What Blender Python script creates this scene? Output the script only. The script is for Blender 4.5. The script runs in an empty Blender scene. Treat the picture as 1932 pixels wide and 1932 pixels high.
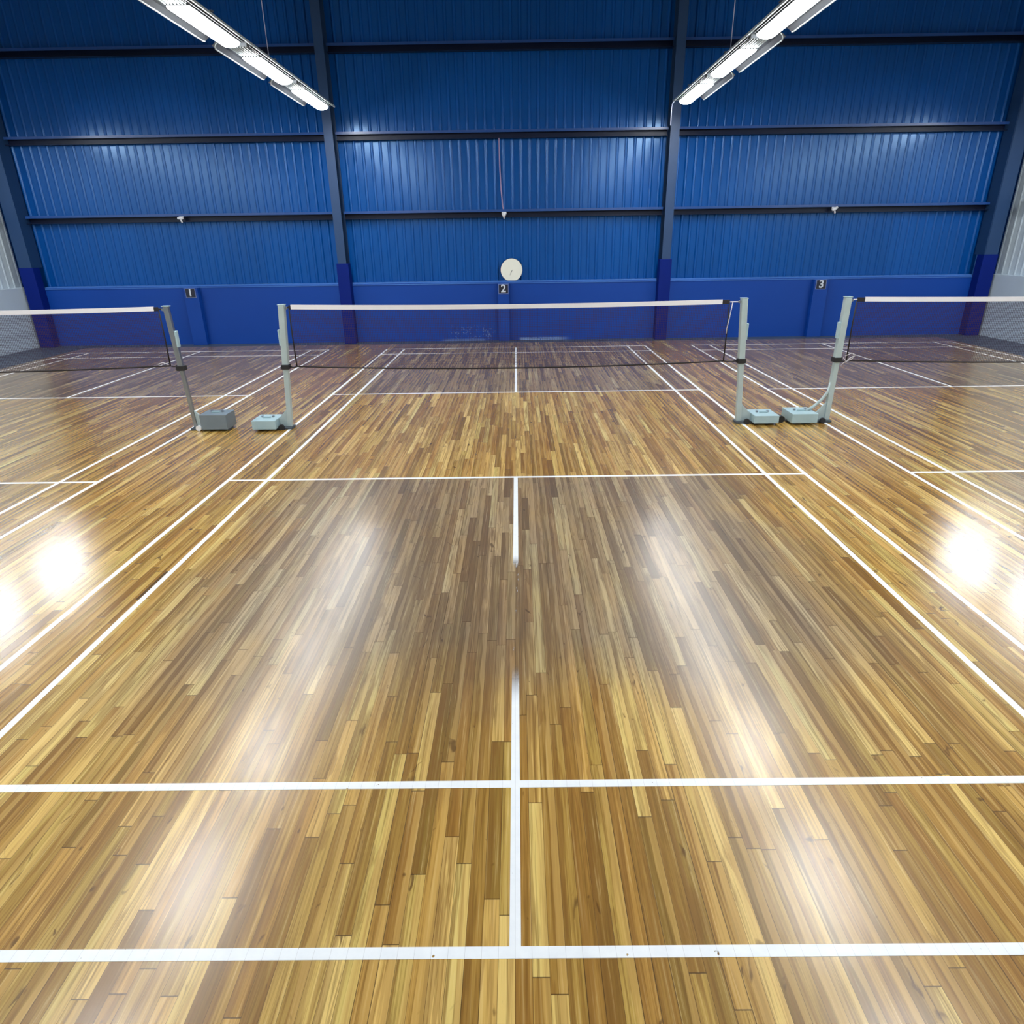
import bpy, bmesh, math, random
from mathutils import Vector, Matrix

random.seed(7)
scene = bpy.context.scene
COL = scene.collection

# ------------------------------------------------------------------ camera
F_PX, CX, CY = 1186.94, 971.75, 927.5
POS = Vector((0.0314, -8.1002, 2.2564))
PITCH, YAW, ROLL = 0.376725, -0.006705, -0.014273
fw = Vector((math.sin(YAW) * math.cos(PITCH), math.cos(YAW) * math.cos(PITCH), -math.sin(PITCH)))
r0 = Vector((math.cos(YAW), -math.sin(YAW), 0.0))
u0 = r0.cross(fw)
rt = r0 * math.cos(ROLL) + u0 * math.sin(ROLL)
up = -r0 * math.sin(ROLL) + u0 * math.cos(ROLL)
cam_data = bpy.data.cameras.new('camera')
cam = bpy.data.objects.new('camera', cam_data)
COL.objects.link(cam)
m = Matrix.Identity(4)
for i in range(3):
    m[i][0], m[i][1], m[i][2], m[i][3] = rt[i], up[i], -fw[i], POS[i]
cam.matrix_world = m
cam_data.sensor_fit = 'HORIZONTAL'
cam_data.sensor_width = 36.0
cam_data.lens = F_PX / 1932.0 * 36.0
cam_data.shift_x = (966.0 - CX) / 1932.0
cam_data.shift_y = (CY - 966.0) / 1932.0
cam_data.clip_end = 200
scene.camera = cam

# ------------------------------------------------------------------ world, exposure, lamp power
world = bpy.data.worlds.new('world')
scene.world = world
world.use_nodes = True
world.node_tree.nodes['Background'].inputs[0].default_value = (0.6, 0.7, 0.9, 1)
world.node_tree.nodes['Background'].inputs[1].default_value = 0.05
scene.view_settings.view_transform = 'Standard'
scene.view_settings.look = 'None'
scene.view_settings.gamma = 1.0
scene.view_settings.use_curve_mapping = False
scene.view_settings.exposure = 0.58
LAMP_POWER = 42.0
LAMP_COLOUR = (0.93, 0.97, 1.0)
scene.cycles.use_denoising = True
scene.cycles.max_bounces = 8
scene.cycles.sample_clamp_indirect = 6.0

# ------------------------------------------------------------------ mesh helpers
class MB:
    """collects shapes into one mesh"""
    def __init__(self):
        self.v, self.f, self.smooth = [], [], []

    def add(self, vs, fs, smooth=False):
        b = len(self.v)
        self.v += [tuple(p) for p in vs]
        self.f += [tuple(i + b for i in f) for f in fs]
        self.smooth += [smooth] * len(fs)
        return self

    def box(self, x0, x1, y0, y1, z0, z1):
        vs = [(x, y, z) for z in (z0, z1) for y in (y0, y1) for x in (x0, x1)]
        fs = [(0, 2, 3, 1), (4, 5, 7, 6), (0, 1, 5, 4), (2, 6, 7, 3), (0, 4, 6, 2), (1, 3, 7, 5)]
        return self.add(vs, fs)

    def prism(self, outline, a, b, axis):
        """outline in the two other axes (cyclic order), extruded along axis from a to b"""
        n = len(outline)
        def put(p, t):
            if axis == 'X': return (t, p[0], p[1])
            if axis == 'Y': return (p[0], t, p[1])
            return (p[0], p[1], t)
        vs = [put(p, a) for p in outline] + [put(p, b) for p in outline]
        fs = [tuple(range(n))[::-1], tuple(range(n, 2 * n))]
        fs += [(i, (i + 1) % n, n + (i + 1) % n, n + i) for i in range(n)]
        return self.add(vs, fs)

    def tube(self, pts, r, seg=10, smooth=True, cap=True):
        pts = [Vector(p) for p in pts]
        n = len(pts)
        rs = r if isinstance(r, (list, tuple)) else [r] * n
        vs, fs = [], []
        ref = None
        for i, p in enumerate(pts):
            t = (pts[min(i + 1, n - 1)] - pts[max(i - 1, 0)]).normalized()
            if ref is None:
                ref = Vector((0, 0, 1)) if abs(t.z) < 0.9 else Vector((1, 0, 0))
            s = t.cross(ref).normalized()
            ref = s.cross(t).normalized()
            for k in range(seg):
                a = 2 * math.pi * k / seg
                vs.append(p + (s * math.cos(a) + ref * math.sin(a)) * rs[i])
        for i in range(n - 1):
            for k in range(seg):
                a, b = i * seg + k, i * seg + (k + 1) % seg
                fs.append((a, b, b + seg, a + seg))
        if cap:
            fs.append(tuple(range(seg))[::-1])
            fs.append(tuple(range((n - 1) * seg, n * seg)))
        return self.add(vs, fs, smooth)

    def bar(self, p, q, w, d):
        """square bar from p to q, w along X, d along Y"""
        p, q = Vector(p), Vector(q)
        o = [(-w / 2, -d / 2), (w / 2, -d / 2), (w / 2, d / 2), (-w / 2, d / 2)]
        vs = [p + Vector((x, y, 0)) for x, y in o] + [q + Vector((x, y, 0)) for x, y in o]
        fs = [(3, 2, 1, 0), (4, 5, 6, 7)] + [(i, (i + 1) % 4, 4 + (i + 1) % 4, 4 + i) for i in range(4)]
        return self.add(vs, fs)

    def disc(self, c, r, d, axis='Y', seg=40):
        c = Vector(c)
        o = [(r * math.cos(2 * math.pi * k / seg), r * math.sin(2 * math.pi * k / seg)) for k in range(seg)]
        if axis == 'Y':
            return self.prism([(c.x + a, c.z + b) for a, b in o], c.y, c.y + d, 'Y')
        if axis == 'X':
            return self.prism([(c.y + a, c.z + b) for a, b in o], c.x, c.x + d, 'X')
        return self.prism([(c.x + a, c.y + b) for a, b in o], c.z, c.z + d, 'Z')

    def build(self, name, material, parent=None, bevel=0.0):
        me = bpy.data.meshes.new(name)
        me.from_pydata(self.v, [], self.f)
        me.validate()
        bm = bmesh.new(); bm.from_mesh(me)
        bmesh.ops.recalc_face_normals(bm, faces=bm.faces)
        bm.to_mesh(me); bm.free()
        for p, s in zip(me.polygons, self.smooth):
            p.use_smooth = s
        me.materials.append(material)
        o = bpy.data.objects.new(name, me)
        COL.objects.link(o)
        if parent is not None:
            o.parent = parent
        if bevel:
            md = o.modifiers.new('bevel', 'BEVEL')
            md.width = bevel; md.segments = 2; md.limit_method = 'ANGLE'
        return o


def tag(o, label, cat, group=None):
    o['label'] = label; o['category'] = cat
    if group: o['group'] = group
    return o


def struct(o):
    o['kind'] = 'structure'
    return o


def empty(name, loc=(0, 0, 0)):
    o = bpy.data.objects.new(name, None)
    o.empty_display_size = 0.1
    o.location = loc
    COL.objects.link(o)
    return o

# ------------------------------------------------------------------ materials
def new_mat(name):
    mt = bpy.data.materials.new(name)
    mt.use_nodes = True
    nt = mt.node_tree
    return mt, nt, nt.nodes['Principled BSDF']


class G:
    """short-hand for building node graphs"""
    def __init__(self, nt): self.nt = nt
    def n(self, typ, **kw):
        nd = self.nt.nodes.new(typ)
        for k, v in kw.items(): setattr(nd, k, v)
        return nd
    def put(self, sock, val):
        if val is None: return
        if hasattr(val, 'is_linked'): self.nt.links.new(val, sock)
        else: sock.default_value = val
    def m(self, op, a, b=None, c=None, clamp=False):
        nd = self.n('ShaderNodeMath', operation=op, use_clamp=clamp)
        self.put(nd.inputs[0], a); self.put(nd.inputs[1], b); self.put(nd.inputs[2], c)
        return nd.outputs[0]
    def ss(self, x, lo, hi):
        nd = self.n('ShaderNodeMapRange', interpolation_type='SMOOTHSTEP')
        self.put(nd.inputs[0], x); self.put(nd.inputs[1], lo); self.put(nd.inputs[2], hi)
        return nd.outputs[0]
    def lin(self, x, lo, hi, a, b):
        nd = self.n('ShaderNodeMapRange')
        for i, q in enumerate((x, lo, hi, a, b)): self.put(nd.inputs[i], q)
        return nd.outputs[0]
    def comb(self, x, y, z):
        nd = self.n('ShaderNodeCombineXYZ')
        self.put(nd.inputs[0], x); self.put(nd.inputs[1], y); self.put(nd.inputs[2], z)
        return nd.outputs[0]
    def noise(self, vec, scale=1.0, detail=2.0, rough=0.5, dist=0.0):
        nd = self.n('ShaderNodeTexNoise')
        self.put(nd.inputs['Vector'], vec); nd.inputs['Scale'].default_value = scale
        nd.inputs['Detail'].default_value = detail; nd.inputs['Roughness'].default_value = rough
        nd.inputs['Distortion'].default_value = dist
        return nd.outputs[0]
    def white(self, vec, col=False):
        nd = self.n('ShaderNodeTexWhiteNoise', noise_dimensions='3D')
        self.put(nd.inputs['Vector'], vec)
        return nd.outputs['Color' if col else 'Value']
    def mix(self, fac, a, b, blend='MIX'):
        nd = self.n('ShaderNodeMix', data_type='RGBA', blend_type=blend)
        self.put(nd.inputs[0], fac); self.put(nd.inputs[6], a); self.put(nd.inputs[7], b)
        return nd.outputs[2]
    def ramp(self, fac, stops, interp='LINEAR'):
        nd = self.n('ShaderNodeValToRGB')
        cr = nd.color_ramp; cr.interpolation = interp
        while len(cr.elements) < len(stops): cr.elements.new(0.5)
        for e, (p, c) in zip(cr.elements, stops): e.position = p; e.color = c
        self.put(nd.inputs[0], fac)
        return nd.outputs[0]
    def xyz(self):
        tc = self.n('ShaderNodeTexCoord')
        sp = self.n('ShaderNodeSeparateXYZ')
        self.nt.links.new(tc.outputs['Object'], sp.inputs[0])
        return tc.outputs['Object'], sp.outputs[0], sp.outputs[1], sp.outputs[2]
    def bump(self, h, strength, dist):
        nd = self.n('ShaderNodeBump')
        nd.inputs['Strength'].default_value = strength; nd.inputs['Distance'].default_value = dist
        self.put(nd.inputs['Height'], h)
        return nd.outputs[0]


def srgb(r, g, b):
    def f(c):
        c /= 255.0
        return c / 12.92 if c <= 0.04045 else ((c + 0.055) / 1.055) ** 2.4
    return (f(r), f(g), f(b), 1.0)


def plain(name, colour, rough=0.5, metal=0.0, noise=0.08, nscale=9.0, spec=0.5):
    mt, nt, b = new_mat(name)
    g = G(nt)
    vec, x, y, z = g.xyz()
    n = g.noise(vec, nscale, 3.0)
    dark = tuple(c * (1 - noise) for c in colour[:3]) + (1,)
    lite = tuple(min(1, c * (1 + noise)) for c in colour[:3]) + (1,)
    g.put(b.inputs['Base Color'], g.mix(n, dark, lite))
    g.put(b.inputs['Roughness'], g.lin(n, 0, 1, rough * 0.85, rough * 1.15))
    b.inputs['Metallic'].default_value = metal
    b.inputs['Specular IOR Level'].default_value = spec
    return mt


COURT_X = (-7.33, 0.0, 7.05)          # centre lines of the three courts
HALF_D, HALF_S, LONG_S, SHORT_S, BASE_L = 2.987, 2.579, 5.96, 1.99, 6.68


HOLE = (-2.612, -4.14, 0.20)


def floor_material():
    mt, nt, b = new_mat('varnished_strip_floor')
    g = G(nt)
    vec, x, y, z = g.xyz()
    W = 0.0575
    u = g.m('DIVIDE', x, W)
    i = g.m('FLOOR', u)
    fu = g.m('FRACT', u)
    r1 = g.white(g.comb(i, 3.1, 0.0))
    r2 = g.white(g.comb(i, 17.7, 5.0))
    ln = g.lin(r1, 0, 1, 0.65, 1.75)
    w = g.m('ADD', g.m('DIVIDE', y, ln), g.m('MULTIPLY', r2, 23.0))
    j = g.m('FLOOR', w)
    fv = g.m('FRACT', w)
    idv = g.comb(i, j, 2.0)
    rc = g.white(idv)
    rh = g.white(g.comb(i, j, 9.0))
    rg = g.white(g.comb(i, j, 31.0))
    # board colour
    base = g.ramp(rc, [(0.0, srgb(130, 97, 42)), (0.12, srgb(154, 117, 54)), (0.40, srgb(176, 137, 68)),
                       (0.72, srgb(192, 154, 82)), (0.88, srgb(212, 178, 104)), (1.0, srgb(226, 198, 126))])
    tint = g.mix(rh, (1.06, 0.965, 0.84, 1), (0.95, 1.02, 0.90, 1))
    base = g.mix(1.0, base, tint, 'MULTIPLY')
    # grain: long streaks along the board, shifted board by board
    off = g.m('MULTIPLY', rg, 40.0)
    gx = g.m('ADD', g.m('MULTIPLY', x, 85.0), off)
    gy = g.m('ADD', g.m('MULTIPLY', y, 1.6), g.m('MULTIPLY', rh, 30.0))
    grain = g.noise(g.comb(gx, gy, off), 1.0, 5.0, 0.62, 0.5)
    base = g.mix(g.m('MULTIPLY', g.ss(grain, 0.45, 0.66), 0.70), base, srgb(112, 78, 26))
    base = g.mix(g.m('MULTIPLY', g.ss(grain, 0.46, 0.28), 0.40), base, srgb(236, 206, 140))
    # broad figure: darker heartwood bands that run out along a board
    gx2 = g.m('ADD', g.m('MULTIPLY', x, 22.0), off)
    gy2 = g.m('ADD', g.m('MULTIPLY', y, 1.5), off)
    wav = g.noise(g.comb(gx2, gy2, rh), 1.0, 2.0, 0.5, 1.2)
    base = g.mix(g.m('MULTIPLY', g.ss(wav, 0.52, 0.60), 0.42), base, srgb(128, 86, 32))
    # one edge of some boards is paler sapwood or darker heartwood
    edge = g.m('ADD', fu, g.m('MULTIPLY', g.m('SUBTRACT', g.noise(g.comb(off, g.m('MULTIPLY', y, 2.0), rg), 1.0, 2.0), 0.5), 0.9))
    base = g.mix(g.m('MULTIPLY', g.m('MULTIPLY', g.ss(edge, 0.50, 0.58), g.m('GREATER_THAN', rg, 0.55)), 0.45), base, srgb(206, 166, 92))
    base = g.mix(g.m('MULTIPLY', g.m('MULTIPLY', g.ss(edge, 0.42, 0.34), g.m('LESS_THAN', rg, 0.40)), 0.42), base, srgb(126, 86, 34))
    # knots and dark flecks
    kn = g.noise(g.comb(g.m('MULTIPLY', x, 16.0), g.m('MULTIPLY', y, 6.5), rh), 1.0, 2.0, 0.55, 1.0)
    base = g.mix(g.m('MULTIPLY', g.ss(kn, 0.68, 0.76), 0.75), base, srgb(80, 50, 18))
    # joints
    ex = g.m('MULTIPLY', g.m('MINIMUM', fu, g.m('SUBTRACT', 1.0, fu)), W)
    ey = g.m('MULTIPLY', g.m('MINIMUM', fv, g.m('SUBTRACT', 1.0, fv)), ln)
    gapr = g.lin(g.white(g.comb(i, 71.0, 1.0)), 0.86, 1.0, 0.0007, 0.0024)
    seg = g.noise(g.comb(g.m('MULTIPLY', i, 7.3), g.m('MULTIPLY', y, 1.1), 4.0), 1.0, 2.0)
    gapr = g.m('ADD', gapr, g.m('MULTIPLY', g.ss(seg, 0.60, 0.70), 0.0016))
    jx = g.m('LESS_THAN', ex, gapr)
    # one open joint, filled dark, beside the left singles line of the middle court
    hole = g.m('MULTIPLY', g.m('LESS_THAN', g.m('ABSOLUTE', g.m('SUBTRACT', x, HOLE[0])), 0.013),
               g.m('LESS_THAN', g.m('ABSOLUTE', g.m('SUBTRACT', y, HOLE[1])), HOLE[2]))
    jx = g.m('MAXIMUM', jx, hole)
    jy = g.m('LESS_THAN', ey, 0.0020)
    joint = g.m('MAXIMUM', jx, jy)
    # worn zones: behind each short service line, varnish rubbed dull and grey
    nb = g.noise(vec, 0.9, 3.0, 0.55)
    nbs = g.m('SUBTRACT', nb, 0.5)
    wear = None
    for k, cx in enumerate(COURT_X):
        ax = g.m('ABSOLUTE', g.m('SUBTRACT', x, cx))
        ax = g.m('ADD', ax, g.m('MULTIPLY', nbs, 1.4))
        inx = g.m('SUBTRACT', 1.0, g.ss(ax, 1.75, 2.75))
        infar = g.m('SUBTRACT', 1.0, g.ss(ax, 2.4, 3.6))
        yn = g.m('ADD', y, g.m('MULTIPLY', nbs, 1.6))
        near = g.m('MULTIPLY', g.ss(y, -1.94, -2.06), g.ss(yn, -6.0, -4.7))
        far = g.m('MULTIPLY', g.ss(y, 1.9, 2.02), 1.0)
        wk = g.m('MAXIMUM', g.m('MULTIPLY', near, inx), g.m('MULTIPLY', far, infar))
        wear = wk if wear is None else g.m('MAXIMUM', wear, wk)
    blot = g.noise(g.comb(g.m('MULTIPLY', x, 3.0), g.m('MULTIPLY', y, 1.1), 0.0), 1.0, 4.0, 0.65)
    wear = g.m('MULTIPLY', wear, g.lin(blot, 0.25, 0.7, 0.7, 1.0), clamp=True)
    bw = g.n('ShaderNodeRGBToBW'); g.put(bw.inputs[0], base)
    dull = g.mix(0.62, base, bw.outputs[0])
    dull = g.mix(0.30, dull, (0.235, 0.215, 0.175, 1))
    greyed = g.mix(1.0, dull, (0.66, 0.605, 0.56, 1), 'MULTIPLY')
    base = g.mix(g.m('MULTIPLY', wear, 0.85), base, greyed)
    base = g.mix(g.m('MULTIPLY', joint, 0.75), base, srgb(50, 30, 12))
    g.put(b.inputs['Base Color'], base)
    fine = g.noise(vec, 55.0, 3.0, 0.6)
    mid = g.m('SUBTRACT', 1.0, g.ss(g.m('ADD', g.m('ABSOLUTE', x), g.m('MULTIPLY', nbs, 1.2)), 1.6, 3.0))
    rough = g.m('ADD', 0.200, g.m('MULTIPLY', mid, 0.042))
    rough = g.m('ADD', rough, g.m('MULTIPLY', wear, 0.026))
    g.put(b.inputs['Roughness'], rough)
    g.put(b.inputs['Specular IOR Level'], g.m('SUBTRACT', 1.0, g.m('ADD', g.m('MULTIPLY', mid, 0.34), g.m('MULTIPLY', wear, 0.26))))
    g.put(b.inputs['Coat Weight'], g.m('MULTIPLY', g.m('MULTIPLY', g.m('SUBTRACT', 1.0, mid), 0.45), g.m('SUBTRACT', 1.0, wear)))
    b.inputs['Coat Roughness'].default_value = 0.19
    hgt = g.m('ADD', g.m('MULTIPLY', fine, 0.15), g.m('MULTIPLY', g.noise(g.comb(g.m('MULTIPLY', x, 12.0), g.m('MULTIPLY', y, 2.5), off), 1.0, 2.0), 0.65))
    hgt = g.m('SUBTRACT', hgt, g.m('MULTIPLY', joint, 0.5))
    g.put(b.inputs['Normal'], g.bump(hgt, 0.16, 0.004))
    return mt


def paint_line_material():
    mt, nt, b = new_mat('white_line_paint')
    g = G(nt)
    vec, x, y, z = g.xyz()
    W = 0.0575
    fu = g.m('FRACT', g.m('DIVIDE', x, W))
    ex = g.m('MULTIPLY', g.m('MINIMUM', fu, g.m('SUBTRACT', 1.0, fu)), W)
    jx = g.m('LESS_THAN', ex, 0.0006)
    n = g.noise(vec, 14.0, 4.0, 0.6)
    col = g.mix(n, (0.74, 0.77, 0.80, 1), (0.92, 0.93, 0.93, 1))
    col = g.mix(g.m('MULTIPLY', jx, 0.5), col, (0.35, 0.33, 0.33, 1))
    g.put(b.inputs['Base Color'], col)
    b.inputs['Roughness'].default_value = 0.4
    # rubbed away on the centre line where players stand
    patch = g.m('MULTIPLY', g.ss(y, -3.72, -3.95), g.ss(y, -5.45, -5.1))
    patch = g.m('MULTIPLY', patch, g.m('LESS_THAN', g.m('ABSOLUTE', x), 0.06))
    nn = g.noise(g.comb(g.m('MULTIPLY', x, 40.0), g.m('MULTIPLY', y, 5.0), 0.0), 1.0, 3.0, 0.6)
    cover = g.m('SUBTRACT', 1.0, g.m('MULTIPLY', patch, g.ss(nn, 0.72, 0.60)))
    small = g.noise(g.comb(g.m('MULTIPLY', x, 30.0), g.m('MULTIPLY', y, 30.0), 3.0), 1.0, 3.0, 0.6)
    chip = g.ss(small, 0.74, 0.70)
    tr = g.n('ShaderNodeBsdfTransparent')
    mx = g.n('ShaderNodeMixShader')
    g.put(mx.inputs[0], g.m('MULTIPLY', cover, chip))
    nt.links.new(tr.outputs[0], mx.inputs[1]); nt.links.new(b.outputs[0], mx.inputs[2])
    nt.links.new(mx.outputs[0], nt.nodes['Material Output'].inputs['Surface'])
    return mt


def blue_plinth_material():
    mt, nt, b = new_mat('blue_wall_paint')
    g = G(nt)
    vec, x, y, z = g.xyz()
    n = g.noise(vec, 1.3, 4.0, 0.6)
    col = g.mix(n, (0.0008, 0.042, 0.27, 1), (0.0015, 0.054, 0.32, 1))
    # scuffed, rubbed paint near the floor behind the middle court
    def band(v, a, b_, c, d): return g.m('MULTIPLY', g.ss(v, a, b_), g.ss(v, d, c))
    s1 = g.noise(g.comb(g.m('MULTIPLY', x, 11.0), 0.0, g.m('MULTIPLY', z, 9.0)), 1.0, 5.0, 0.7, 1.2)
    zone1 = g.m('MULTIPLY', band(x, -1.75, -1.5, -0.75, -0.45), band(z, -0.1, 0.0, 0.18, 0.42))
    k1 = g.m('MULTIPLY', g.ss(s1, 0.55, 0.66), zone1)
    zone2 = g.m('MULTIPLY', band(x, 0.05, 0.15, 1.0, 1.4), band(z, -0.2, -0.1, 0.03, 0.07))
    k2 = g.m('MULTIPLY', g.ss(s1, 0.34, 0.5), zone2)
    zone3 = g.m('MULTIPLY', band(x, -1.9, -1.7, -0.9, -0.7), band(z, -0.2, -0.1, 0.02, 0.05))
    k = g.m('MAXIMUM', g.m('MAXIMUM', k1, k2), g.m('MULTIPLY', zone3, 0.5))
    col = g.mix(g.m('MULTIPLY', k, 0.6), col, (0.30, 0.42, 0.62, 1))
    g.put(b.inputs['Base Color'], col)
    b.inputs['Specular IOR Level'].default_value = 0.3
    g.put(b.inputs['Roughness'], g.lin(n, 0, 1, 0.42, 0.55))
    g.put(b.inputs['Normal'], g.bump(g.noise(vec, 30.0, 3.0), 0.15, 0.003))
    return mt


def blue_sheet_material():
    mt, nt, b = new_mat('blue_profiled_steel')
    g = G(nt)
    vec, x, y, z = g.xyz()
    n = g.noise(g.comb(g.m('MULTIPLY', x, 2.0), 0.0, g.m('MULTIPLY', z, 0.5)), 1.0, 4.0, 0.6)
    sheet = g.white(g.comb(g.m('FLOOR', g.m('DIVIDE', x, 1.0)), 1.0, 0.0))
    col = g.mix(g.m('ADD', g.m('MULTIPLY', n, 0.6), g.m('MULTIPLY', sheet, 0.4)),
                (0.0008, 0.056, 0.25, 1), (0.0016, 0.080, 0.34, 1))
    g.put(b.inputs['Base Color'], col)
    g.put(b.inputs['Roughness'], g.lin(n, 0, 1, 0.19, 0.27))
    b.inputs['Specular IOR Level'].default_value = 0.75
    b.inputs['Specular Tint'].default_value = (0.42, 0.68, 1.0, 1)
    wob = g.noise(g.comb(g.m('MULTIPLY', x, 5.0), 0.0, g.m('MULTIPLY', z, 1.2)), 1.0, 2.0)
    g.put(b.inputs['Normal'], g.bump(wob, 0.25, 0.02))
    return mt


M = {}
M['floor'] = floor_material()
M['line'] = paint_line_material()
M['plinth'] = blue_plinth_material()
M['sheet'] = blue_sheet_material()
M['blue_pier'] = plain('deep_blue_pier_paint', (0.0004, 0.012, 0.16, 1), 0.6, spec=0.15)
M['blue_trim'] = plain('light_blue_ledge_paint', (0.055, 0.16, 0.46, 1), 0.4)
M['girt'] = plain('blue_girt_steel_shaded', (0.0012, 0.006, 0.030, 1), 0.4, spec=0.3)  # channel colour darkened: the shade in its hollow is painted in
M['lip'] = plain('blue_girt_lip_lit', (0.012, 0.060, 0.24, 1), 0.3)  # same blue steel, lightened: the light along the lip is painted in
M['column'] = plain('grey_blue_column_steel', (0.012, 0.045, 0.125, 1), 0.45)
M['white_wall'] = plain('white_wall_paint', (0.50, 0.58, 0.64, 1), 0.55, nscale=1.5)
M['white_sheet'] = plain('white_profiled_steel', (0.52, 0.60, 0.65, 1), 0.45, nscale=1.5)
M['concrete'] = plain('grey_floor_paint', (0.050, 0.072, 0.105, 1), 0.5, noise=0.25, nscale=4.0)
M['roof'] = plain('roof_sheet_steel', (0.26, 0.30, 0.38, 1), 0.5)
M['post'] = plain('grey_green_post_paint', (0.40, 0.48, 0.48, 1), 0.35, noise=0.12)
M['steel'] = plain('worn_steel', (0.30, 0.32, 0.33, 1), 0.3, 0.8, noise=0.2)
M['weight'] = plain('pale_blue_weight_paint', (0.36, 0.49, 0.52, 1), 0.4, noise=0.12)
M['weight_dark'] = plain('grey_weight_paint', (0.16, 0.20, 0.23, 1), 0.4, noise=0.12)
M['base'] = plain('dark_base_paint', (0.055, 0.07, 0.085, 1), 0.5)
M['rubber'] = plain('black_rubber', (0.012, 0.012, 0.014, 1), 0.6)
M['tape'] = plain('white_net_tape', (0.82, 0.80, 0.82, 1), 0.8, noise=0.05)
M['strand'] = plain('dark_net_twine', (0.045, 0.014, 0.030, 1), 0.8)
M['cord'] = plain('black_net_cord', (0.012, 0.008, 0.010, 1), 0.7)
M['rope'] = plain('pale_rope', (0.60, 0.58, 0.62, 1), 0.8)
M['housing'] = plain('grey_lamp_housing', (0.06, 0.064, 0.068, 1), 0.5)
M['gear'] = plain('lamp_gear_steel', (0.12, 0.13, 0.14, 1), 0.4)
M['rim'] = plain('pale_lamp_rim', (0.36, 0.40, 0.39, 1), 0.4)
M['clock'] = plain('cream_clock_face', (0.86, 0.85, 0.74, 1), 0.5, noise=0.03)
M['clock_rim'] = plain('dark_clock_case', (0.02, 0.025, 0.03, 1), 0.4)
M['hand'] = plain('grey_clock_hand', (0.25, 0.25, 0.22, 1), 0.5)
M['white_plastic'] = plain('white_plastic', (0.80, 0.80, 0.82, 1), 0.4)
M['plate'] = plain('black_sign_plate', (0.012, 0.014, 0.03, 1), 0.4)
M['digit'] = plain('pale_digit_paint', (0.62, 0.66, 0.72, 1), 0.5)
M['frame'] = plain('pale_sign_edge', (0.16, 0.22, 0.46, 1), 0.5)
M['cable'] = plain('pinkish_cable', (0.36, 0.26, 0.40, 1), 0.6)
M['wire'] = plain('pale_wire', (0.42, 0.46, 0.62, 1), 0.5)
mt, nt, b = new_mat('lamp_glow')
b.inputs['Base Color'].default_value = (0.9, 0.9, 0.9, 1)
b.inputs['Emission Color'].default_value = LAMP_COLOUR + (1,)
b.inputs['Emission Strength'].default_value = LAMP_POWER
M['glow'] = mt

# ------------------------------------------------------------------ room shell
XL, XR = -11.85, 11.42        # faces of the low side walls
YB, YF = 7.95, -11.0          # face of the low back wall / wall behind the camera
ZC = 8.2
LEDGE = 1.40

slab = struct(MB().box(XL - 0.6, XR + 0.6, YF - 0.4, YB + 0.6, -0.30, -0.012).build('floor_slab', M['concrete']))
wood = struct(MB().box(-10.50, 10.20, YF, 7.45, -0.012, 0.0).build('floor', M['floor']))

def sheet(name, a, b, pitch, depth, flat, axis, at, sign, z0, z1, material, parent):
    """profiled steel sheet: flat pans between rounded ribs that stand out into the hall"""
    mb = MB()
    n = int((b - a) / pitch)
    w = pitch - flat
    rib = [(flat + w * q, -depth * (1 - abs(2 * q - 1) ** 2.6)) for q in (0, 0.08, 0.18, 0.32, 0.5, 0.68, 0.82, 0.92, 1.0)]
    def strip(pts, smooth):
        vs, fs = [], []
        for s_, o in pts:
            p = (s_, at + o * sign) if axis == 'X' else (at + o * sign, s_)
            vs += [(p[0], p[1], z0), (p[0], p[1], z1)]
        for k in range(len(pts) - 1):
            fs.append((2 * k, 2 * k + 2, 2 * k + 3, 2 * k + 1))
        mb.add(vs, fs, smooth)
    for k in range(n):
        s0 = a + k * pitch
        strip([(s0, 0.0), (s0 + flat, 0.0)], False)
        strip([(s0 + x, o) for x, o in rib], True)
    return mb.build(name, material, parent)

# back wall: masonry below, profiled steel above
back = struct(MB().box(XL - 0.5, XR + 0.5, YB, YB + 0.30, -0.012, LEDGE - 0.03).build('wall_back', M['plinth']))
MB().prism([(YB - 0.015, LEDGE - 0.055), (YB + 0.055, LEDGE), (YB + 0.22, LEDGE), (YB + 0.22, LEDGE - 0.029), (YB - 0.015, LEDGE - 0.06)], XL - 0.4, XR + 0.4, 'X').build('ledge', M['blue_trim'], back)
YS = YB + 0.17
sheet('cladding_sheet', -12.2, 12.0, 0.20, 0.032, 0.125, 'X', YS, 1, LEDGE - 0.01, ZC, M['sheet'], back)
for cx, w in ((-7.865, 0.35), (-0.286, 0.27), (7.37, 0.34)):
    MB().box(cx - w / 2, cx + w / 2, YB - 0.12, YB, -0.012, LEDGE - 0.061).build('pilaster', M['plinth'], back, 0.006)

# side walls
def side_wall(name, xf, s):
    w = struct(MB().box(min(xf, xf + 0.30 * s), max(xf, xf + 0.30 * s), YF, YB - 0.001, -0.012, LEDGE).build(name, M['white_wall']))
    sheet('cladding_sheet', YF, YB + 0.2, 0.20, 0.010, 0.125, 'Y', xf + 0.17 * s, s, LEDGE - 0.01, ZC, M['white_sheet'], w)
    for zg in (3.03, 4.65, 6.30):
        x0 = xf + 0.15 * s; x1 = xf + 0.03 * s
        MB().prism([(x0, zg - 0.06), (x1, zg - 0.06), (x1, zg - 0.045), (x0, zg - 0.045)], YF, YB - 0.4, 'Y') \
            .prism([(x0, zg + 0.045), (x1, zg + 0.045), (x1, zg + 0.06), (x0, zg + 0.06)], YF, YB - 0.4, 'Y') \
            .prism([(x1, zg + 0.02), (x1 - 0.004 * s, zg + 0.02), (x1 - 0.004 * s, zg + 0.06), (x1, zg + 0.06)], YF, YB - 0.4, 'Y') \
            .build('girt', M['white_wall'], w)
    return w
side_wall('wall_left', XL, -1)
side_wall('wall_right', XR, 1)
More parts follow.
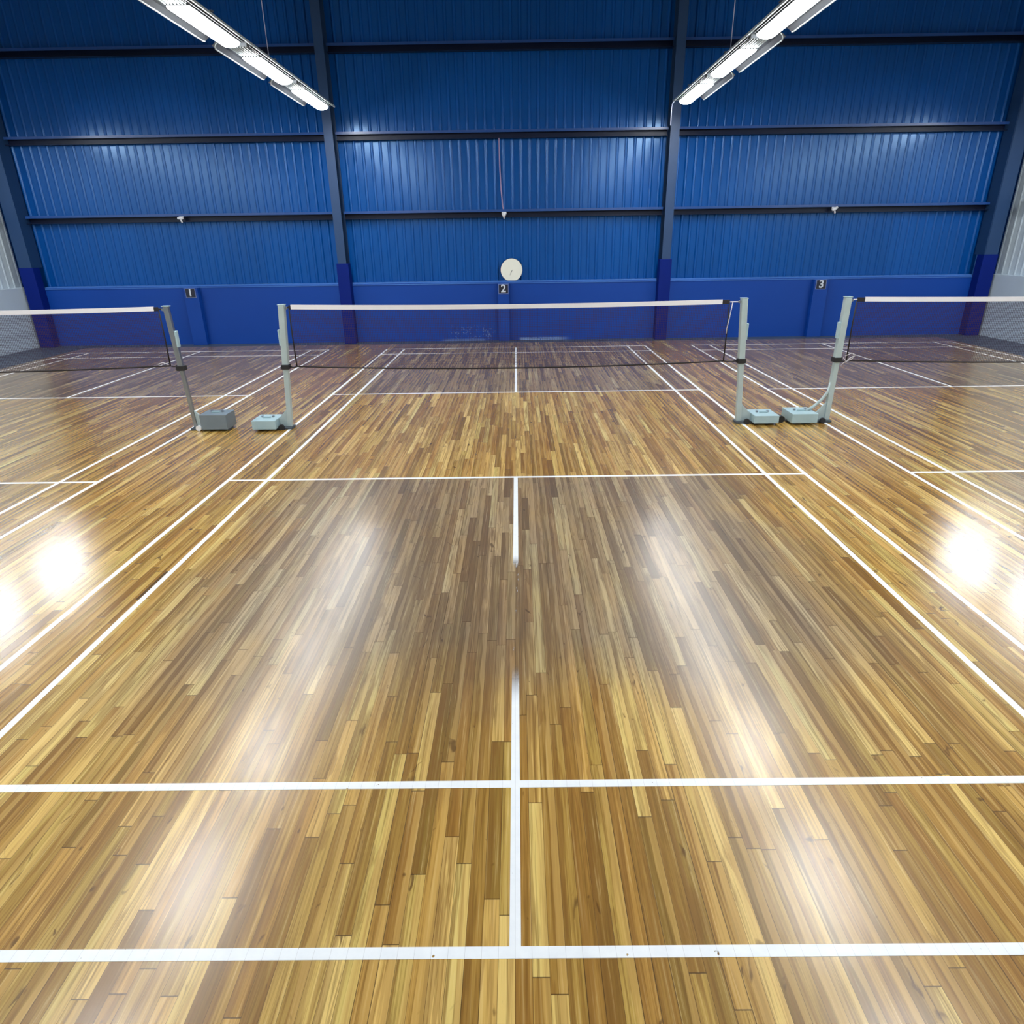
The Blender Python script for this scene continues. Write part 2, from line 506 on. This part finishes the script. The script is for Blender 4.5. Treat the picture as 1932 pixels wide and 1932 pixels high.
front = struct(MB().box(XL - 0.5, XR + 0.5, YF - 0.3, YF, -0.012, ZC).build('wall_front', M['white_wall']))
ceil = struct(MB().box(XL - 0.6, XR + 0.6, YF - 0.4, YB + 0.6, ZC, ZC + 0.1).build('ceiling', M['roof']))

# steel columns standing on blue piers
COLS = (-11.62, -4.09, 3.565, 11.20)
for k, cx in enumerate(COLS):
    edge = k in (0, 3)
    fw_ = 0.30 if edge else 0.20
    c = empty('column', (cx, 7.78, 0)); struct(c)
    y0, y1 = -0.06, 0.30
    st = MB().box(-fw_ / 2, fw_ / 2, y0, y0 + 0.014, 1.85, ZC) \
        .box(-fw_ / 2, fw_ / 2, y1 - 0.014, y1, 1.85, ZC) \
        .box(-0.006, 0.006, y0 + 0.014, y1 - 0.014, 1.85, ZC)
    if edge:
        s = 1 if k == 0 else -1
        st.box(s * fw_ / 2 - 0.012, s * fw_ / 2, y0 + 0.014, y1 - 0.014, 1.85, ZC)
    st.build('steel_section', M['column'], c)
    pw = 0.34 if edge else 0.285
    p = MB().box(-pw / 2, pw / 2, -0.07, 0.169, -0.012, LEDGE - 0.061).box(-pw / 2, pw / 2, -0.07, 0.30, LEDGE - 0.061, 1.85)
    MB().box(-pw / 2, pw / 2, -0.07, 0.169, -0.012, 1.85).build('pier', M['blue_pier'], c, 0.01)
    c['kind'] = 'structure'

# horizontal girts between the columns: channels open towards the hall
GIRT_Z = ((2.90, 0.0), (4.53, 0.0), (6.20, 0.0))
for zg, _ in GIRT_Z:
    for a, b_ in zip(COLS[:-1], COLS[1:]):
        x0, x1 = a + 0.10, b_ - 0.10
        if a == COLS[0]: x0 = a + 0.16
        if b_ == COLS[-1]: x1 = b_ - 0.16
        yb, yf = YS - 0.034, YS - 0.17
        t = 0.006
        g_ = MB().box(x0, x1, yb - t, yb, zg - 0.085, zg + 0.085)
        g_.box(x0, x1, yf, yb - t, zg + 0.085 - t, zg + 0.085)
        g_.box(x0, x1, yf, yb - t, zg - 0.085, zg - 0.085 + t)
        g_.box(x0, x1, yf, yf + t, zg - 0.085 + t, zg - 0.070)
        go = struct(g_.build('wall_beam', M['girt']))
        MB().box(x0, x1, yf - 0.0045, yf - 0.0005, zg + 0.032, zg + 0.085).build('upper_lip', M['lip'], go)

# ------------------------------------------------------------------ court markings
def court_lines(cx):
    h = 0.02; z0, z1 = 0.0, 0.0010
    mb = MB()
    for s in (-1, 1):
        for hx in (HALF_D, HALF_S):
            mb.box(cx + s * hx - h, cx + s * hx + h, -BASE_L - h, BASE_L + h, z0, z1)
        for yy in (BASE_L, LONG_S, SHORT_S):
            # between and outside the side lines so that no two strips lie on each other
            xs = [-HALF_D + h, -HALF_S - h, None, -HALF_S + h, -h if yy != SHORT_S else HALF_S - h, None]
            segs = [(-HALF_D + h, -HALF_S - h), (-HALF_S + h, HALF_S - h), (HALF_S + h, HALF_D - h)]
            for a, b2 in segs:
                mb.box(cx + a, cx + b2, s * yy - h, s * yy + h, z0, z1)
        lo, hi = (SHORT_S + h, LONG_S - h)
        mb.box(cx - h, cx + h, min(s * lo, s * hi), max(s * lo, s * hi), z0, z1)
        lo, hi = (LONG_S + h, BASE_L - h)
        mb.box(cx - h, cx + h, min(s * lo, s * hi), max(s * lo, s * hi), z0, z1)
    return struct(mb.build('floor_marking', M['line']))
for cx in COURT_X:
    court_lines(cx)

# ------------------------------------------------------------------ lamps in four long rows
def strip_lamp(loc, out):
    """loc = middle of the hood, out = side of the bare wing (+1 / -1)"""
    t = empty('strip_light', loc)
    L = 1.98; h = L / 2
    def fl(pts): return [(out * x, z) for x, z in pts]
    # folded sheet hood, open at the bottom
    MB().prism(fl([(-0.272, -0.012), (-0.262, -0.012), (-0.25, 0.048), (0.20, 0.048), (0.262, 0.004), (0.272, 0.008), (0.205, 0.060), (-0.262, 0.060)]), -h, h, 'Y').build('hood', M['housing'], t)
    # pale rolled edge on the open wing, turned up at the near end
    MB().tube([(out * 0.20, -h + 0.006, 0.050), (out * 0.25, -h + 0.05, 0.020), (out * 0.274, -h + 0.14, 0.000), (out * 0.274, h - 0.05, 0.000), (out * 0.262, h - 0.006, 0.006)], 0.011, 8).build('rolled_edge', M['rim'], t)
    # lamp channel with its glowing lens
    c0, c1 = -0.235, 0.045
    g0, g1 = -h + 0.50, h - 0.03
    MB().box(min(out * c0, out * c1), max(out * c0, out * c1), g0 - 0.01, h - 0.004, -0.020, 0.0479).build('channel', M['housing'], t, 0.003)
    mid, hw = (c0 + c1) / 2, (c1 - c0) / 2 - 0.006
    arc = [(mid + hw * math.cos(math.pi + math.pi * k / 12), -0.0202 + 0.062 * math.sin(math.pi + math.pi * k / 12)) for k in range(13)]
    MB().prism(fl(arc), g0, g1, 'Y').build('lens', M['glow'], t)
    # gear tray with cooling ribs at the near end
    gb = MB().box(min(out * -0.22, out * 0.06), max(out * -0.22, out * 0.06), -h + 0.02, g0 - 0.012, 0.000, 0.0479).build('gear_box', M['gear'], t, 0.006)
    rb = MB()
    for k in range(7):
        x = out * (-0.20 + 0.04 * k)
        rb.box(x - 0.006, x + 0.006, -h + 0.03, g0 - 0.02, -0.014, -0.0002)
    rb.build('cooling_rib', M['rim'], gb)
    return t

def copy_tree(o, parent=None):
    c = o.copy(); COL.objects.link(c); c.parent = parent
    for ch in o.children: copy_tree(ch, c)
    return c

LAMP_Z = 4.90
PITCH_Y = 2.20
ROWS = ((-10.95, -1, 'left wall'), (-3.98, -1, 'left'), (3.60, 1, 'right'), (10.70, 1, 'right wall'))
proto = {}
ORD = ('closest to the blue back wall', 'second from the blue back wall', 'third from the blue back wall')
for rx, s, nm in ROWS:
    y_first = 4.90 if 'wall' in nm else 5.70
    for k in range(7):
        yy = y_first - k * PITCH_Y
        if s not in proto:
            t = proto[s] = strip_lamp((rx, yy, LAMP_Z), s)
        else:
            t = copy_tree(proto[s]); t.location = (rx, yy, LAMP_Z)
        if 'wall' in nm:
            tag(t, 'hanging strip light in the row along the %s above the outer court' % nm, 'light', 'strip lights along the %s' % nm)
        elif k < 3:
            tag(t, 'lit strip light of the hanging %s row, %s' % (nm, ORD[k]), 'light', 'strip lights of the %s row' % nm)
        else:
            tag(t, 'strip light of the hanging %s row, nearer than the photo shows' % nm, 'light', 'strip lights of the %s row' % nm)
    # rail that carries the row, with wires up to the roof
    rr = empty('lamp_rail', (rx, 0, LAMP_Z))
    xi = -s * 0.30
    yend = y_first + 1.18
    MB().box(xi - 0.013, xi + 0.013, y_first - 6 * PITCH_Y - 1.0, yend, 0.0, 0.03).build('rail', M['rim'], rr)
    for k in range(7):
        yy = y_first - k * PITCH_Y
        MB().box(min(xi, -s * 0.12), max(xi, -s * 0.12), yy - 0.03, yy + 0.03, 0.0602, 0.072).build('bracket', M['steel'], rr)
    for yy in (3.18, -1.0, -5.4):
        MB().tube([(xi, yy, 0.03), (xi, yy, ZC - LAMP_Z)], 0.006, 6).build('wire', M['wire'], rr)
    if nm == 'right':
        MB().tube([(xi, yend - 0.01, 0.0), (xi, yend + 0.10, -0.02), (xi, yend + 0.12, -0.08), (xi, yend + 0.12, -0.40)], 0.011, 8).build('cable_end', M['wire'], rr)
    lab = {'left': 'thin pale rail carrying the left hanging row of strip lights',
           'right': 'thin pale rail carrying the right hanging row of strip lights, cable end dangling',
           'left wall': 'pale rail carrying the strip lights along the left wall',
           'right wall': 'pale rail carrying the strip lights along the right wall'}[nm]
    tag(rr, lab, 'rail')

# ------------------------------------------------------------------ net posts
def net_post(xb, xt, side, box_x, box_w, box_h, box_d, box_mat, label, brace=False, wheels=True, chrome=False):
    """xb / xt = foot and head of the pole, side = towards the weight box (+1 / -1)"""
    t = empty('net_post', (xb, 0, 0))
    H = 1.575
    dx = xt - xb
    def at(z): return dx * z / H
    far_x = box_x + side * box_w / 2 - xb
    # base plate
    x0, x1 = (-0.05 * side, far_x - side * 0.02)
    MB().box(min(x0, x1), max(x0, x1), -0.07, 0.07, 0.0, 0.028).build('base_plate', M['base'], t, 0.004)
    pm = M['steel'] if chrome else M['post']
    rl = 0.024 if chrome else 0.032
    MB().bar((at(0.028), 0, 0.028), (at(0.80), 0, 0.80), rl * 2, rl * 2).build('pole', pm, t, 0.006)
    MB().bar((at(0.80), 0, 0.80), (at(H), 0, H), rl * 2 + 0.014, rl * 2 + 0.012).build('upper_sleeve', pm, t, 0.008)
    MB().box(at(H) - 0.045, at(H) + 0.045, -0.038, 0.038, H, H + 0.012).build('cap', M['weight'], t, 0.004)
    # pulley on top, facing the net
    MB().disc((at(H - 0.035) - side * (rl + 0.023), -0.014, H - 0.035), 0.015, 0.028, 'Y', 20).build('pulley', M['steel'], t)
    # winch box with handle
    zz = 1.18
    MB().box(at(zz) + side * (rl + 0.017) - 0.012, at(zz) + side * (rl + 0.017) + 0.012, -0.03, 0.03, zz - 0.10, zz + 0.10).build('winch', M['weight'], t, 0.005)
    # clamp where the lower net cord is tied
    MB().box(at(0.81) - 0.05, at(0.81) + 0.05, -0.048, 0.048, 0.785, 0.845).build('clamp', M['rubber'], t, 0.004)
    # gusset
    gw, gh = (0.17, 0.26)
    a = side * rl
    MB().prism([(a, 0.0282), (a + side * gw, 0.0282), (a + side * gw, 0.06), (a + at(gh), gh)], -0.012, 0.012, 'Y').build('gusset', M['post'], t, 0.002)
    if brace:
        pts = []
        for k in range(9):
            q = k / 8
            pts.append((side * (0.02 + 0.30 * q), 0, 0.36 - 0.24 * q + 0.05 * (q - 0.5) ** 2 * 4 - 0.05))
        pts = [(side * 0.01, 0, 0.52), (side * 0.03, 0, 0.40), (side * 0.09, 0, 0.30), (side * 0.18, 0, 0.21), (side * 0.28, 0, 0.145)]
        MB().tube(pts, 0.020, 10).build('brace', M['post'], t)
    # weight box
    bx = box_x - xb
    wb = MB().box(bx - box_w / 2, bx + box_w / 2, -box_d / 2, box_d / 2, 0.0282, 0.0282 + box_h).build('weight_box', box_mat, t, 0.007)
    for kx in (-0.07, 0.07):
        MB().disc((bx + kx, 0.02, 0.0283 + box_h), 0.017, 0.020, 'Z', 14).build('bolt', M['steel'], wb)
    MB().box(bx - 0.055, bx + 0.055, -0.03, -0.014, 0.0283 + box_h, 0.0283 + box_h + 0.022).build('handle', M['weight'], wb, 0.004)
    if wheels:
        wx = a + side * (gw * 0.3)
        MB().disc((wx, -0.105, 0.038), 0.036, 0.030, 'Y', 20).build('wheel', M['white_plastic'] if chrome else M['rubber'], t)
        MB().box(wx - 0.01, wx + 0.01, -0.0749, -0.0701, 0.033, 0.043).build('axle', M['steel'], t)
    tag(t, label, 'net post')
    return t

net_post(-4.25, -4.325, 1, -3.945, 0.35, 0.20, 0.28, M['weight_dark'], 'steel net post of the left court, beside a dark grey weight box', chrome=True)
net_post(-3.00, -2.885, -1, -3.285, 0.31, 0.12, 0.34, M['weight'], 'grey net post at the left end of the middle net, pale low weight box')
net_post(2.945, 2.840, 1, 3.255, 0.32, 0.105, 0.34, M['weight'], 'grey net post at the right end of the middle net, leaning slightly inward')
p3 = net_post(4.10, 4.118, -1, 3.745, 0.33, 0.125, 0.36, M['weight'], 'grey net post of the right court with curved brace by its foot', brace=True)
MB().disc((-0.60, -0.04, 0.045), 0.045, 0.08, 'Y', 20).build('wheel', M['rubber'], p3)
MB().box(-0.60, -0.49, -0.012, 0.012, 0.030, 0.046).build('axle', M['steel'], p3)
net_post(-10.42, -10.35, -1, -10.72, 0.31, 0.12, 0.34, M['weight'], 'grey net post at the outer end of the left net by the wall')
net_post(10.12, 10.05, 1, 10.42, 0.31, 0.12, 0.34, M['weight'], 'grey net post at the outer end of the right net by the wall')

# ------------------------------------------------------------------ nets
def net(name_label, xa, xb, ta, tb, pa, pb, fa, fb, z_end_a, z_end_b, zba, zbb, rope_a=False, rope_b=False, group=None):
    """xa..xb mesh, ta..tb white tape, pa / pb faces of the posts"""
    cx = (xa + xb) / 2
    t = empty('badminton_net', (cx, 0, 0))
    def top(x):
        q = (x - xa) / (xb - xa)
        e = z_end_a * (1 - q) + z_end_b * q
        return e - 0.026 * 4 * q * (1 - q)
    def bot(x):
        q = (x - xa) / (xb - xa)
        return zba * (1 - q) + zbb * q - 0.055 * 4 * q * (1 - q)
    N = 24
    # tape, folded over the head cord
    def strip(x0, x1, up_, dn, th):
        vs, fs = [], []
        for k in range(N + 1):
            x = x0 + (x1 - x0) * k / N
            for yy, zz in ((-th, up_), (th, up_), (th, -dn), (-th, -dn)):
                vs.append((x - cx, yy, top(x) + zz))
        for k in range(N):
            for q in range(4):
                a, b2 = k * 4 + q, k * 4 + (q + 1) % 4
                fs.append((a, b2, b2 + 4, a + 4))
        fs += [(0, 1, 2, 3), (N * 4 + 3, N * 4 + 2, N * 4 + 1, N * 4)]
        return MB().add(vs, fs)
    strip(ta, tb, 0.026, 0.027, 0.006).build('top_tape', M['tape'], t)
    end = MB()
    for a, b2 in ((xa, ta), (tb, xb)):
        end.add([(a - cx, -0.007, top(a) + 0.02), (b2 - cx, -0.007, top(b2) + 0.02), (b2 - cx, -0.007, top(b2) - 0.03), (a - cx, -0.007, top(a) - 0.03),
                 (a - cx, 0.007, top(a) + 0.02), (b2 - cx, 0.007, top(b2) + 0.02), (b2 - cx, 0.007, top(b2) - 0.03), (a - cx, 0.007, top(a) - 0.03)],
                [(0, 1, 2, 3), (7, 6, 5, 4), (0, 4, 5, 1), (1, 5, 6, 2), (2, 6, 7, 3), (3, 7, 4, 0)])
    end.build('end_strap', M['cord'], t)
    # mesh of knotted twine
    w = 0.0013
    pitch = 0.021
    mb = MB()
    nx = int((xb - xa) / pitch)
    for k in range(nx + 1):
        x = xa + (xb - xa) * k / nx
        a, b2 = x - cx - w, x - cx + w
        z0, z1 = bot(x), top(x) - 0.028
        mb.add([(a, -w, z0), (b2, -w, z0), (b2, w, z0), (a, w, z0), (a, -w, z1), (b2, -w, z1), (b2, w, z1), (a, w, z1)],
               [(0, 1, 5, 4), (1, 2, 6, 5), (2, 3, 7, 6), (3, 0, 4, 7)])
    nz = 34
    for r in range(nz + 1):
        q = r / nz
        vs, fs = [], []
        for k in range(N + 1):
            x = xa + (xb - xa) * k / N
            z = bot(x) * (1 - q) + (top(x) - 0.028) * q
            for yy, zz in ((-w, -w), (w, -w), (w, w), (-w, w)):
                vs.append((x - cx, yy, z + zz))
        for k in range(N):
            for e in range(4):
                a, b2 = k * 4 + e, k * 4 + (e + 1) % 4
                fs.append((a, b2, b2 + 4, a + 4))
        mb.add(vs, fs)
    mb.build('mesh_panel', M['strand'], t)
    MB().tube([(xa + (xb - xa) * k / N - cx, 0, bot(xa + (xb - xa) * k / N)) for k in range(N + 1)], 0.010, 8).build('bottom_cord', M['cord'], t)
    for x, sgn in ((xa, -1), (xb, 1)):
        MB().tube([(x - cx, 0, bot(x)), (x - cx + sgn * 0.004, 0.002, (bot(x) + top(x)) / 2), (x - cx, 0, top(x) - 0.028)], 0.009, 8).build('side_cord', M['cord'], t)
    # ties to the posts
    for x, px, fx_, rp in ((xa, pa, fa, rope_a), (xb, pb, fb, rope_b)):
        MB().tube([(x - cx, 0, top(x) - 0.005), (px - cx, 0, top(x) - 0.005)], 0.007 if rp else 0.009, 8).build('head_tie', M['rope'] if rp else M['cord'], t)
        MB().tube([(x - cx, 0, bot(x)), ((x + fx_) / 2 - cx, 0, bot(x) - 0.012), (fx_ - cx, 0, bot(x))], 0.008, 8).build('foot_tie', M['cord'], t)
    tag(t, name_label, 'net', group)
    return t

n1 = net('badminton net across the middle court, both ends in view', -2.800, 2.665, -2.775, 2.575, -2.8162, 2.770, -2.888, 2.839, 1.552, 1.545, 0.815, 0.815, False, True, 'badminton nets')
n0 = net('badminton net of the left court, cut off by the left edge', -10.24, -4.425, -10.15, -4.48, -10.279, -4.388, -10.331, -4.342, 1.552, 1.552, 0.84, 0.845, False, False, 'badminton nets')
n2 = net('badminton net of the right court, cut off by the right edge', 4.235, 9.964, 4.33, 9.90, 4.190, 9.9808, 4.163, 10.031, 1.552, 1.552, 0.80, 0.81, True, False, 'badminton nets')
# loose rope ends hanging by the right court's post and the middle net's right end
def loose(parent, pts, r, mat):
    cx = parent.location.x
    MB().tube([(x - cx, y, z) for x, y, z in pts], r, 6).build('loose_rope', mat, parent)
loose(n2, [(4.20, -0.02, 0.86), (4.27, -0.03, 0.90), (4.33, -0.02, 0.875), (4.29, -0.02, 0.82), (4.20, -0.02, 0.78), (4.16, -0.01, 0.73)], 0.005, M['rope'])
loose(n2, [(4.18, -0.02, 0.84), (4.22, -0.03, 0.79), (4.26, -0.02, 0.83), (4.31, -0.02, 0.86)], 0.005, M['rope'])
loose(n1, [(2.70, -0.01, 1.535), (2.685, -0.012, 1.40), (2.66, -0.012, 1.22), (2.658, -0.012, 1.16)], 0.006, M['rope'])
loose(n0, [(-4.44, -0.01, 0.86), (-4.50, -0.02, 0.89), (-4.58, -0.02, 0.87), (-4.53, -0.02, 0.85)], 0.006, M['rope'])

# ------------------------------------------------------------------ things on the back wall
# round clock standing on the ledge
ck = empty('wall_clock', (-0.085, YB + 0.05, LEDGE))
R = 0.268; zc = 0.245
def clipped(r, n=56):
    o = []
    for k in range(n):
        a = 2 * math.pi * k / n
        o.append((r * math.cos(a), max(zc + r * math.sin(a), 0.0 if r > 0.262 else 0.006)))
    out = []
    for p in o:
        if not out or (abs(p[0] - out[-1][0]) + abs(p[1] - out[-1][1])) > 1e-5: out.append(p)
    return out
MB().prism(clipped(R), 0.0, 0.055, 'Y').build('case', M['clock_rim'], ck)
MB().prism(clipped(R - 0.008), -0.006, -0.0003, 'Y').build('face', M['clock'], ck)
MB().bar((0.0, -0.009, zc - 0.04), (0.0, -0.009, zc - 0.04), 0.001, 0.001)
hnd = MB()
for ang, ln_, wd in ((62, 0.055, 0.010), (-115, 0.085, 0.008)):
    a = math.radians(ang)
    dx, dz = math.cos(a), math.sin(a); px, pz = -dz, dx
    cxh, czh = -0.005, zc - 0.045
    q = [(cxh + px * wd, czh + pz * wd), (cxh - px * wd, czh - pz * wd), (cxh + dx * ln_ - px * wd * .4, czh + dz * ln_ - pz * wd * .4), (cxh + dx * ln_ + px * wd * .4, czh + dz * ln_ + pz * wd * .4)]
    MB().prism(q, -0.0095 - (0.002 if ang > 0 else 0), -0.0065 - (0.002 if ang > 0 else 0), 'Y').build('hand', M['hand'], ck)
tag(ck, 'round cream clock standing on the blue wall ledge', 'clock')

# court number plates at the head of each pilaster
def digit_mesh(ch, size, depth):
    cu = bpy.data.curves.new('digit', 'FONT')
    cu.body = ch; cu.size = size; cu.extrude = depth; cu.align_x = 'CENTER'; cu.align_y = 'CENTER'; cu.offset = 0.006
    tmp = bpy.data.objects.new('digit_source', cu)
    COL.objects.link(tmp)
    dg = bpy.context.evaluated_depsgraph_get(); dg.update()
    me = bpy.data.meshes.new_from_object(tmp.evaluated_get(dg))
    bpy.data.objects.remove(tmp); bpy.data.curves.remove(cu)
    return me
for ch, sx, nm in (('1', -7.865, 'left'), ('2', -0.286, 'middle'), ('3', 7.36, 'right')):
    s = empty('number_plate', (sx, YB - 0.12, 1.235))
    MB().box(-0.125, 0.125, -0.012, -0.0004, -0.125, 0.10).build('edge', M['frame'], s)
    MB().box(-0.110, 0.110, -0.020, -0.0122, -0.108, 0.088).build('plate', M['plate'], s)
    me = digit_mesh(ch, 0.24, 0.003)
    me.materials.clear(); me.materials.append(M['digit'])
    d = bpy.data.objects.new('digit', me); COL.objects.link(d); d.parent = s
    d.rotation_euler = (math.pi / 2, 0, 0); d.location = (0, -0.0235, -0.008)
    tag(s, 'small dark plate with pale number %s behind the %s court' % (ch, nm), 'sign', 'court number plates')

# small white fittings under the lowest girt
for fx, tilt, nm, word in ((-7.80, 0.0, 'left', 'above the plate numbered 1'), (-0.24, 0.0, 'middle', 'where the cable ends'), (7.44, 0.5, 'right', 'above the plate numbered 3')):
    yf = YS - 0.17
    f = empty('wall_fitting', (fx, yf, 2.88))
    MB().box(-0.055, 0.055, -0.012, -0.0005, -0.010, 0.050).build('mount', M['white_plastic'], f, 0.004)
    if nm == 'middle':
        MB().tube([(0, -0.03, 0.020), (0, -0.035, -0.03), (0, -0.035, -0.10)], [0.062, 0.040, 0.010], 14).build('cone', M['white_plastic'], f)
    else:
        c, s_ = math.cos(tilt), math.sin(tilt)
        MB().tube([(-0.065 * c, -0.05, -0.065 * s_ + 0.01), (0.0, -0.05, 0.01), (0.065 * c, -0.05, 0.065 * s_ + 0.01)], [0.026, 0.034, 0.026], 14).build('head', M['white_plastic'], f)
        MB().tube([(0.0, -0.045, -0.015), (0.012, -0.045, -0.06), (0.02, -0.045, -0.085)], 0.017, 10).build('stem', M['white_plastic'], f)
    tag(f, 'small white fitting on the lowest blue beam, %s' % word, 'fitting', 'white fittings on the wall beam')
cb = MB().tube([(-0.325, YS - 0.185, 4.445), (-0.322, YS - 0.06, 3.9), (-0.300, YS - 0.06, 3.4), (-0.27, YS - 0.10, 3.05), (-0.255, YS - 0.178, 2.99)], 0.014, 8).build('cable', M['cable'])
tag(cb, 'thin pale cable hanging down the middle of the blue wall', 'cable')
